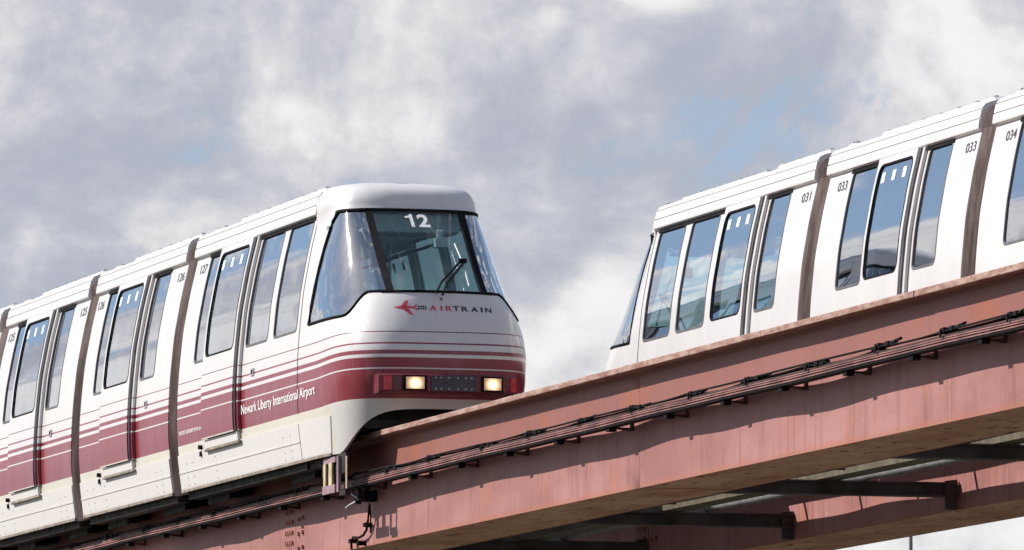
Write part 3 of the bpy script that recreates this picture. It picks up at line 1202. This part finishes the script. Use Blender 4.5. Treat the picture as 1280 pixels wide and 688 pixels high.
    for y in (y0 + 0.75, y1 - 0.75):
        q = MB().box(-0.86, 0.86, y - 0.42, y + 0.42, 7.72, 7.795)
        for s in (-1, 1):
            a, b = sorted((s * 0.735, s * 0.755))
            q.box(a, b, y - 0.45, y + 0.45, 7.33, 7.719)
        add('bogie_frame', q.mesh('bogie_frame', ZB, closed=True), 'dark steel', shell)
        for s in (-1, 1):
            q = MB().tube([(s * 0.30, y, 7.86), (s * 0.42, y, 7.86)], 0.168, 18)
            add('running_wheel', q.mesh('running_wheel', ZB), 'black rubber', shell, smooth=40)
            for dy in (-0.25, 0.25):
                q = MB().tube([(s * 0.60, y + dy, 7.40), (s * 0.60, y + dy, 7.52)], 0.145, 16)
                add('guide_wheel', q.mesh('guide_wheel', ZB), 'black rubber', shell, smooth=40)
    return shell


def bellows(root, y0, y1):
    zs = [7.46 + (9.96 - 7.46) * i / 26 for i in range(27)]
    base = [(-(XP(z)), z) for z in zs] + [(-0.80, 10.06), (-0.72, 10.16), (-0.45, 10.23), (0, 10.25)]
    base = base + [(-x, z) for x, z in reversed(base[:-1])]
    rows = []
    n = 5
    for k in range(2 * n + 1):
        y = y0 + (y1 - y0) * k / (2 * n)
        ins = 0.0 if k % 2 else 0.055
        row = []
        for x, z in base:
            row.append((x * (1 - ins / 0.9) if abs(x) > 0.5 else x, y, z - (ins if z > 10 else 0)))
        rows.append(row)
    o = MB().grid(rows).mesh('bellows', ZB, outward=lambda c: Vector((c.x, 0, 0)))
    return add('bellows', o, 'bellows fabric', root)


# nose tables: half width, tip, squareness, where the straight side begins
NW = smooth_tab([(7.46, .95), (7.96, 1.008), (8.2, 1.020), (8.45, 1.018), (8.65, 1.008), (8.9, .982), (9.05, .955), (9.3, .905), (9.57, .835), (9.85, .745), (9.97, .710), (10.06, .702), (10.14, .685), (10.20, .645), (10.245, .56), (10.27, .40)], 220, 0.03)
NN = smooth_tab([(7.46, -1.50), (7.96, -1.66), (8.2, -1.74), (8.45, -1.75), (8.65, -1.70), (8.9, -1.60), (9.05, -1.545), (9.97, -.60), (10.06, -.575), (10.14, -.535), (10.20, -.46), (10.245, -.31), (10.27, -.08)], 220, 0.03)
NE = smooth_tab([(7.46, 3.6), (8.2, 3.8), (8.45, 4.0), (8.65, 3.8), (8.9, 3.0), (9.05, 2.5), (9.3, 2.35), (9.57, 2.45), (9.85, 2.9), (9.97, 3.1), (10.27, 2.8)], 220, 0.05)
NY = [(7.46, -.20), (10.06, -.20), (10.27, .02)]
YBACK = 0.13
ROOFW = [(9.80, 0.825), (9.93, 0.818), (9.985, 0.828), (10.05, .820), (10.13, .798), (10.19, .755), (10.225, .69), (10.26, .56), (10.28, .34)]


def nose_pt(colm, z, off=0.0):
    kind, sg, v = colm
    w, tip, n, y0 = interp(NW, z), interp(NN, z), interp(NE, z), interp(NY, z)
    sc_ = min(1.0, w / 0.71)
    if kind == 'y':
        tgt = XP(z) if z < 9.80 else None
        if tgt is None:
            k = min(1, (z - 9.80) / 0.15)
            tgt = XP(min(z, 9.96)) * (1 - k) + interp(ROOFW, z) * k
        y = y0 + (YBACK - y0) * v
        k = v * v * (3 - 2 * v)
        x = w + (tgt - w) * k
        return Vector((sg * (x + off), y, z))

    def base(xx):
        q = min(1.0, xx / w)
        return y0 - (y0 - tip) * (1 - q ** n) ** (1 / n)
    x = v * sc_ if kind == 'x' else (0.60 * sc_ + (w - 0.60 * sc_) * math.sin(v * PI / 2))
    y = base(x)
    if off:
        e = 0.002
        x2 = max(0, x - e)
        y2 = base(x2)
        nx, ny = (y - y2), -(x - x2)
        L = math.hypot(nx, ny) or 1
        return Vector((sg * (x + abs(nx) / L * off), y - abs(ny) / L * off, z))
    return Vector((sg * x, y, z))


def make_cols(sg):
    c = [('x', sg, v) for v in (0.0, .075, .15, .225, .30, .37, .445, .48, .515, .56)]
    c += [('s', sg, k / 16) for k in range(0, 17)]
    c += [('y', sg, v) for v in (0.15, 0.35, 0.6, 0.8, 1.0)]
    return c


COLS = [c for c in reversed(make_cols(-1))] + make_cols(1)[1:]


def zlow(c):
    """upper edge of the painted front / lower edge of the glass"""
    k, sg, v = c
    if k == 'x': return 9.05
    if k == 'y': return 8.80
    if v < 0.10: return 9.05
    if v < 0.55:
        u = (v - 0.10) / 0.45
        return 9.05 - 0.235 * (u * u * (3 - 2 * u))
    return 8.815 - 0.015 * (v - .55) / .45


def zskirt(c):
    k, sg, v = c
    if k == 'y': return 7.48
    p = nose_pt(c, 7.6)
    u = max(0.0, min(1.0, (-1.10 - p.y) / 0.46))
    return 7.48 + 0.42 * (0.35 * u + 0.65 * u * u * (3 - 2 * u))


ZTOP = 9.965


def nose(root, number=None):
    q = MB()
    NR = 30
    rows = []
    for i in range(NR + 1):
        row = []
        for c in COLS:
            a, b = zskirt(c), zlow(c)
            u = i / NR
            row.append(nose_pt(c, a + (b - a) * u))
        rows.append(row)
    q.grid(rows)
    outn = lambda c: Vector((c.x, c.y - 0.3, 0))
    shell = add('nose', q.mesh('nose', ZB, outward=outn), root['paint'], root, smooth=50, solid=0.04)
    # pillars beside the glass (side posts)
    for sg in (-1, 1):
        cs = [c for c in COLS if c[1] == sg and (c[0] == 'y' or (c[0] == 's' and c[2] == 1.0))]
        cs.sort(key=lambda c: c[2] if c[0] == 'y' else -1)
        q = MB()
        q.grid([[nose_pt(c, 8.80 + (ZTOP - 8.80) * i / 16) for c in cs] for i in range(17)])
        add('pillar', q.mesh('pillar', ZB, outward=OUT), 'livery paint', shell, smooth=50, solid=0.03)
    # roof cap
    zs = [ZTOP, 10.0, 10.03, 10.06, 10.09, 10.12, 10.145, 10.17, 10.19, 10.21, 10.225, 10.24, 10.252, 10.262, 10.27]
    rows = [[nose_pt(c, z) for c in COLS] for z in zs]
    q = MB().grid(rows)
    top = rows[-1]
    m_ = len(top) // 2
    rr = [[top[m_ - j], top[m_ + j]] for j in range(m_ + 1)]
    q.grid([[a for a, b in rr], [Vector(((a.x + b.x) / 2, a.y, a.z + 0.006)) for a, b in rr], [b for a, b in rr]])
    add('roof_cap', q.mesh('roof_cap', ZB, merge=True, outward=lambda c: Vector((c.x, c.y - 0.3, 2.0 * (c.z + ZB - 9.9)))), 'roof white', shell, smooth=60)

    def patch(cs, zl, zh, off, nz=14):
        rows = []
        for i in range(nz + 1):
            rows.append([nose_pt(c, zl(c) + (zh(c) - zl(c)) * i / nz, off) for c in cs])
        return MB().grid(rows)
    xs = [c for c in COLS if c[0] == 'x']
    mid = [c for c in xs if c[2] <= .446]
    zh = lambda c: ZTOP - 0.022
    zl = lambda c: zlow(c) + 0.020
    add('windscreen', patch(mid, zl, zh, -0.008).mesh('windscreen', ZB, outward=outn), 'windscreen glass', shell, smooth=60)
    for sg in (-1, 1):
        cs = [c for c in COLS if c[1] == sg and ((c[0] == 'x' and c[2] >= .514) or c[0] == 's')]
        cs.sort(key=lambda c: c[2] if c[0] == 'x' else 10 + c[2])

        def zh_q(c):
            # rounded upper rear corner
            if c[0] == 's' and c[2] > 0.8:
                return ZTOP - 0.022 - 0.09 * ((c[2] - 0.8) / 0.2) ** 2
            return ZTOP - 0.022
        add('corner_window', patch(cs, zl, zh_q, -0.006, 18).mesh('corner_window', ZB, outward=outn), 'corner glass', shell, smooth=60)
        fr = [c for c in COLS if c[1] == sg and c[0] == 'x' and .44 < c[2] < .52]
        fr.sort(key=lambda c: c[2])
        add('screen_post', patch(fr, zl, zh, 0.003, 10).mesh('screen_post', ZB, outward=outn), 'black rubber', shell, smooth=60, solid=0.03)
        # gaskets of the corner pane
        pts = [nose_pt(c, zl(c), 0.002) for c in cs] + [nose_pt(cs[-1], z, 0.002) for z in (9.0, 9.2, 9.4, 9.6, 9.8)] + [nose_pt(c, zh_q(c), 0.002) for c in reversed(cs)]
        add('window_gasket', MB().tube(pts, 0.013, 6).mesh('window_gasket', ZB), 'black rubber', shell, smooth=60)
    for nm, fz, r in (('lower_gasket', lambda c: zlow(c) + 0.010, 0.016), ('upper_gasket', lambda c: ZTOP - 0.012, 0.014)):
        pts = [nose_pt(c, fz(c), 0.002) for c in COLS if c[0] == 'x']
        add(nm, MB().tube(pts, r, 6).mesh(nm, ZB), 'black rubber', shell, smooth=60)
    # fine seam where the moulded nose meets the body
    for sg in (-1, 1):
        pts = [Vector((sg * (XP(z) + 0.001), YBACK - 0.004, z)) for z in [7.95 + (9.9 - 7.95) * i / 24 for i in range(25)]]
        add('panel_seam', MB().tube(pts, 0.005, 5).mesh('panel_seam', ZB), 'grey gasket', shell)
        # skirt that carries the ledge forward to the wheel arch
        rows = []
        ycs = [c for c in COLS if c[1] == sg and (c[0] == 'y' or (c[0] == 's' and nose_pt(c, 7.7).y > -0.98))]
        ycs.sort(key=lambda c: nose_pt(c, 7.7).y)
        for i in range(9):
            rows.append([nose_pt(c, 7.48 + (7.858 - 7.48) * i / 8, 0.008) for c in ycs])
        add('skirt', MB().grid(rows).mesh('skirt', ZB, outward=OUT), 'skirt paint', shell, smooth=40, solid=0.03)
        rows = [[nose_pt(c, z, 0.020) for c in ycs] for z in (7.468, 7.494)]
        add('skirt_edge', MB().grid(rows).mesh('skirt_edge', ZB, outward=OUT), 'weathered sill', shell, smooth=40, solid=0.03)
    # bumper beam with lamps
    xsb = [-.70 + 1.40 * i / 28 for i in range(29)]

    def bpt(x, z, off):
        p = nose_pt(('x', 1 if x >= 0 else -1, abs(x)), 8.13, 0.0)
        return Vector((x, p.y - off, z))
    rows = []
    loop = [(0.0, 8.035), (0.17, 8.035), (0.19, 8.05), (0.19, 8.205), (0.17, 8.22), (0.0, 8.22)]
    for off, z in loop:
        rows.append([bpt(x, z, off) for x in xsb])
    q = MB().grid(rows)
    q.f.append(tuple(k * 29 for k in range(6)))
    q.f.append(tuple(k * 29 + 28 for k in range(5, -1, -1)))
    add('bumper', q.mesh('bumper', ZB, closed=True), 'maroon plate', shell, smooth=30)

    def bplate(name, xa, xb, za, zb, m, off=0.191, th=0.012):
        n = 6
        q = MB()
        loop = [(off, za), (off + th, za), (off + th, zb), (off, zb)]
        rows = []
        for o_, z in loop + loop[:1]:
            rows.append([bpt(xa + (xb - xa) * i / n, z, o_) for i in range(n + 1)])
        q.grid(rows)
        b = 0
        q.f.append(tuple(k * (n + 1) for k in range(4)))
        q.f.append(tuple(k * (n + 1) + n for k in range(3, -1, -1)))
        return add(name, q.mesh(name, ZB, merge=True, closed=True), m, shell)
    bplate('centre_plate', -.20, .255, 8.052, 8.203, 'bumper plate')
    for sg in (-1, 1):
        a, b = sorted((sg * .275 + .035, sg * .515 + .035))
        bplate('lamp_frame', a, b, 8.052, 8.203, 'black rubber', 0.191, 0.008)
        a, b = sorted((sg * .305 + .035, sg * .485 + .035))
        bplate('headlamp', a, b, 8.070, 8.186, 'lit headlamp', 0.1995, 0.010)
        a, b = sorted((sg * .52 + .02, sg * .60 + .02))
        bplate('dark_reflector', a, b, 8.06, 8.195, 'reflector dark red')
        a, b = sorted((sg * .605 + .02, sg * .675 + .02))
        bplate('tail_lamp', a, b, 8.06, 8.195, 'reflector red')
    for x in (-.155, -.10, -.02, .07, .15, .21):
        for z in (8.073, 8.182):
            p = bpt(x, z, 0.203)
            q = MB().tube([p, p + Vector((0, -0.006, 0))], 0.0075, 6)
            add('bolt', q.mesh('bolt', ZB, closed=True), 'aluminium', shell)
    # wiper
    for pts, r in (([(-0.064, -1.60, 9.03), (-0.055, -1.60, 9.06), (0.02, -1.50, 9.16), (0.29, -1.245, 9.40)], 0.012),
                   ([(0.0, -1.61, 9.02), (0.01, -1.60, 9.05), (0.08, -1.50, 9.15), (0.325, -1.25, 9.39)], 0.012)):
        add('wiper_arm', MB().tube(pts, r, 6).mesh('wiper_arm', ZB), 'black rubber', shell, smooth=60)
    add('wiper_head', MB().box(.27, .345, -1.27, -1.225, 9.375, 9.42).mesh('wiper_head', ZB, closed=True), 'black rubber', shell)
    add('wiper_blade', MB().tube([(0.285, -1.035, 9.585), (0.31, -1.25, 9.375), (0.30, -1.515, 9.12)], 0.011, 6).mesh('wiper_blade', ZB), 'aluminium', shell, smooth=60)
    # dashboard, fascia box and little camera behind the screen
    q = MB()
    rows = []
    dc = [c for c in COLS if c[0] in 'xs']
    for off, z in ((-0.06, 8.98), (-0.42, 9.0), (-0.46, 8.80), (-0.46, 7.95)):
        rows.append([nose_pt(c, 8.95, off) * 1.0 + Vector((0, 0, z - 8.95)) for c in dc])
    q.grid(rows)
    add('dashboard', q.mesh('dashboard', ZB), 'interior floor', shell, smooth=30)
    q = MB().box(-.50, .50, -.46, 0.05, 9.74, 9.93)
    add('header_box', q.mesh('header_box', ZB, closed=True), 'interior grey', shell, bevel=0.02)
    q = MB().box(.13, .25, -.90, -.78, 9.56, 9.66).box(.16, .22, -.84, -.80, 9.661, 9.74)
    add('screen_camera', q.mesh('screen_camera', ZB, closed=True), 'interior grey', shell, bevel=0.008)
    for x in (-.80, .80):
        s = 1 if x > 0 else -1
        q = MB().tube([(s * .90, -.12, 7.95), (s * .86, -.12, 9.1), (s * .74, -.12, 9.80), (s * .45, -.12, 9.88)], 0.045, 8)
        add('frame_hoop', q.mesh('frame_hoop', ZB), 'interior grey', shell, smooth=60)
    q = MB().box(-.80, .80, -1.2, YBACK, 7.90, 7.94)
    add('floor', q.mesh('floor', ZB, closed=True), 'interior floor', shell)
    q = MB().box(-.70, .70, -1.30, YBACK, 7.80, 7.895)
    for s in (-1, 1):
        a, b = sorted((s * 0.76, s * 0.88))
        q.box(a, b, -1.0, YBACK, 7.40, 7.799)
    add('underframe', q.mesh('underframe', ZB, closed=True), 'dark steel', shell)
    q = MB().box(-.74, .74, -1.40, -0.1, 7.715, 7.798)
    add('undertray', q.mesh('undertray', ZB, closed=True), 'dark steel', shell)
    return shell


def front_text(shell, name, body, x0, w, z0, h, m, fy, bold=0.0, spacing=1.0, off=0.004):
    vs, fs = text_points(body, 1.0, bold, 0.0, spacing)
    vs = fit(vs, w, h)
    mb = MB()
    for u, v in vs:
        x, z = x0 + u, z0 + v
        p = nose_pt(('x', 1 if x >= 0 else -1, abs(x)), z, 0)
        mb.v.append((x, p.y - off, z + 0.0))
    mb.f = fs
    return add(name, mb.mesh(name, ZB, outward=lambda c: Vector((0, -1, 0.5))), m, shell)


def poly_front(shell, name, polys, m, off=0.004):
    mb = MB()
    for pl in polys:
        b = len(mb.v)
        for x, z in pl:
            p = nose_pt(('x', 1 if x >= 0 else -1, abs(x)), z, 0)
            mb.v.append((x, p.y - off, z))
        mb.f.append(tuple(range(b, b + len(pl))))
    return add(name, mb.mesh(name, ZB), m, shell)


def train(name, loc, rz, label, joint, pitch, first, mids, numbers, flip):
    root = tag(empty(name, loc, rz), label, 'train', 'monorail trains')
    root['flip'] = flip
    root['paint'] = 'livery paint without hairline' if flip else 'livery paint'
    half = 0.20
    ns = nose(root)
    wins, door = first
    c0 = car(root, YBACK, joint - half, wins, door, front=True)
    shells = [c0]
    for k in range(3):
        bellows(root, joint + k * pitch - half + 0.004, joint + k * pitch + half - 0.004)
        dy = k * pitch
        w = [(a + dy, b + dy) for a, b in mids[0]]
        d = (mids[1][0] + dy, mids[1][1] + dy)
        shells.append(car(root, joint + dy + half, joint + dy + pitch - half, w, d))
    for y, txt, s, i in numbers:
        side_text('number', txt, y, 0.28, 9.765, 0.092, s, 'print black', shells[i], 0.004, 0.004)
    return root, ns, shells


# near train: visible side is its -X side
J1, P1 = 5.31, 4.50
near, nn, nsh = train('monorail_train', (0, 0, ZB), 0, 'white monorail train with maroon stripes and lit headlamps facing the camera', J1, P1,
                      ([(.24, 1.20), (1.40, 2.33), (3.90, 4.51)], (2.50, 3.82)),
                      ([(6.237, 6.92), (8.46, 9.08)], (7.09, 8.38)),
                      [(4.87, '127', -1, 0), (5.86, '126', -1, 1), (9.52, '126', -1, 1), (10.36, '125', -1, 2), (13.98, '125', -1, 2), (14.86, '124', -1, 3)], False)
# far train: turned round, its +X side faces the camera
J2, P2 = 5.56, 4.77
far, fn, fsh = train('monorail_train', (SPACING - 0.05, 0.82, ZB), PI, 'white monorail train on the far track, its lower half hidden by the girder', J2, P2,
                     ([(.24, 1.17), (1.36, 2.32), (3.93, 4.59)], (2.66, 3.77)),
                     ([(6.46, 7.22), (8.70, 9.38)], (7.42, 8.54)),
                     [(4.97, '031', 1, 0), (6.08, '033', 1, 1), (9.78, '033', 1, 1), (10.88, '034', 1, 2), (14.6, '034', 1, 2)], True)

# lettering and emblem of the near train
vs, fs = text_points('Newark Liberty International Airport', 1.0, 0.002)
vs = fit(vs, 2.94, 0.132)
groups = []
for f in sorted(fs, key=lambda f: min(vs[i][0] for i in f)):
    a, b = min(vs[i][0] for i in f), max(vs[i][0] for i in f)
    if groups and a - groups[-1][1] < 0.030:
        groups[-1][1] = max(b, groups[-1][1])
        groups[-1][2].append(f)
    else:
        groups.append([a, b, [f]])
for a, b, ff in groups:
    idx = sorted({i for f in ff for i in f})
    mp = {i: k for k, i in enumerate(idx)}
    mb = MB()
    mb.v = [S(2.36 - vs[i][0], 8.068 + vs[i][1], -1, 0.007) for i in idx]
    mb.f = [tuple(mp[i] for i in f) for f in ff]
    add('word', mb.mesh('word', ZB, outward=OUT), 'print white', nn)
side_text('small_lettering', 'THE PORT AUTHORITY OF NY & NJ', 5.02, 0.98, 8.055, 0.052, -1, 'print white', nsh[0], 0.005, 0.01)
for ch, px, w in (('A', 537.5, 9.0), ('I', 551.0, 2.4), ('R', 557.5, 8.6), ('T', 566.5, 8.2), ('R', 577.5, 8.4), ('A', 589.5, 9.4), ('I', 602.5, 2.4), ('N', 608.5, 8.6)):
    front_text(nn, 'letter', ch, -.131 + (px - 537.5) * .00816, w * .00816, 8.866 - (px - 537) * .00006, .052, 'print red' if px < 566 else 'print black', None, 0.022)
poly_front(nn, 'train_number', [[(-.095, 9.765), (-.060, 9.765), (-.060, 9.905), (-.086, 9.905), (-.095, 9.892)], [(-.140, 9.862), (-.095, 9.866), (-.095, 9.892), (-.108, 9.885), (-.140, 9.882)]], 'print white', 0.012)
front_text(nn, 'train_number', '2', -.018, .118, 9.765, .140, 'print white', None, 0.030, 1.0, 0.012)
pl = [[(-.490, 8.897), (-.43, 8.908), (-.29, 8.905), (-.27, 8.894), (-.29, 8.885), (-.43, 8.884)],
      [(-.415, 8.906), (-.36, 8.965), (-.335, 8.965), (-.355, 8.906)],
      [(-.415, 8.886), (-.33, 8.822), (-.30, 8.822), (-.345, 8.886)],
      [(-.29, 8.904), (-.262, 8.925), (-.25, 8.925), (-.265, 8.899)], [(-.29, 8.887), (-.258, 8.866), (-.245, 8.866), (-.265, 8.889)]]
poly_front(nn, 'emblem', pl, 'print red')
tr = [[(-.26, 8.888), (-.165, 8.885), (-.165, 8.880), (-.26, 8.883)], [(-.25, 8.908), (-.165, 8.905), (-.165, 8.900), (-.25, 8.903)]]
for k in range(4):
    x = -.245 + k * .024
    tr.append([(x, 8.873), (x + .008, 8.873), (x + .008, 8.916), (x, 8.916)])
poly_front(nn, 'emblem', tr, 'print black', 0.0045)

# current collector that hangs below the near train's first car
cc = empty('current_collector', (0, 0, 0))
cc.parent = near


def ccp(name, m, *boxes, bevel=0.0):
    q = MB()
    for b in boxes:
        q.box(*b)
    add(name, q.mesh(name, ZB, closed=True), m, cc, bevel=bevel)


bpy.data.objects.remove(cc)
cc = add('current_collector', MB().box(-.93, -.90, -1.02, -.56, 7.40, 7.455).mesh('current_collector', ZB, closed=True), 'mauve plate', near)
ccp('shoe_plate', 'mauve plate', (-.94, -.91, -1.03, -.56, 7.10, 7.18))
ccp('insulator_bar', 'cream bar', (-.935, -.915, -.66, -.58, 7.181, 7.399))
ccp('insulator_bar', 'cream bar', (-.935, -.915, -.90, -.78, 7.181, 7.399))
ccp('insulator_bar', 'cream bar', (-.90, -.888, -1.34, -1.30, 7.12, 7.44))
ccp('spring_strut', 'mauve plate', (-.93, -.90, -1.13, -1.07, 7.10, 7.45))
ccp('carrier', 'dark steel', (-.899, -.86, -1.3, -.4, 7.28, 7.48), (-.92, -.86, -1.36, -1.14, 7.06, 7.11))

# ------------------------------------------------------------------ light mast in the distance
d = Vector((0.3225, 0.9465, 0)).normalized()
P = Vector((-22.55, -82, 0)) + d * 190
mast = tag(empty('light_mast', P), 'thin grey light mast far beyond the guideway', 'light mast')
add('pole', MB().tube([(0, 0, 0), (0, 0, 6), (0, 0, 13.4)], [0.085, 0.062, 0.042], 12).mesh('pole'), 'mast paint', mast, smooth=60)
add('foot', MB().tube([(0, 0, 0), (0, 0, 0.5)], 0.3, 12).mesh('foot', closed=True), 'concrete', mast, smooth=40)
add('arm', MB().tube([(0, 0, 13.3), (-0.6, 0, 13.5), (-1.5, 0, 13.55)], 0.03, 8).mesh('arm'), 'mast paint', mast, smooth=60)
add('lamp_head', MB().box(-2.0, -1.4, -.14, .14, 13.50, 13.62).mesh('lamp_head', closed=True), 'mast paint', mast, bevel=0.03)
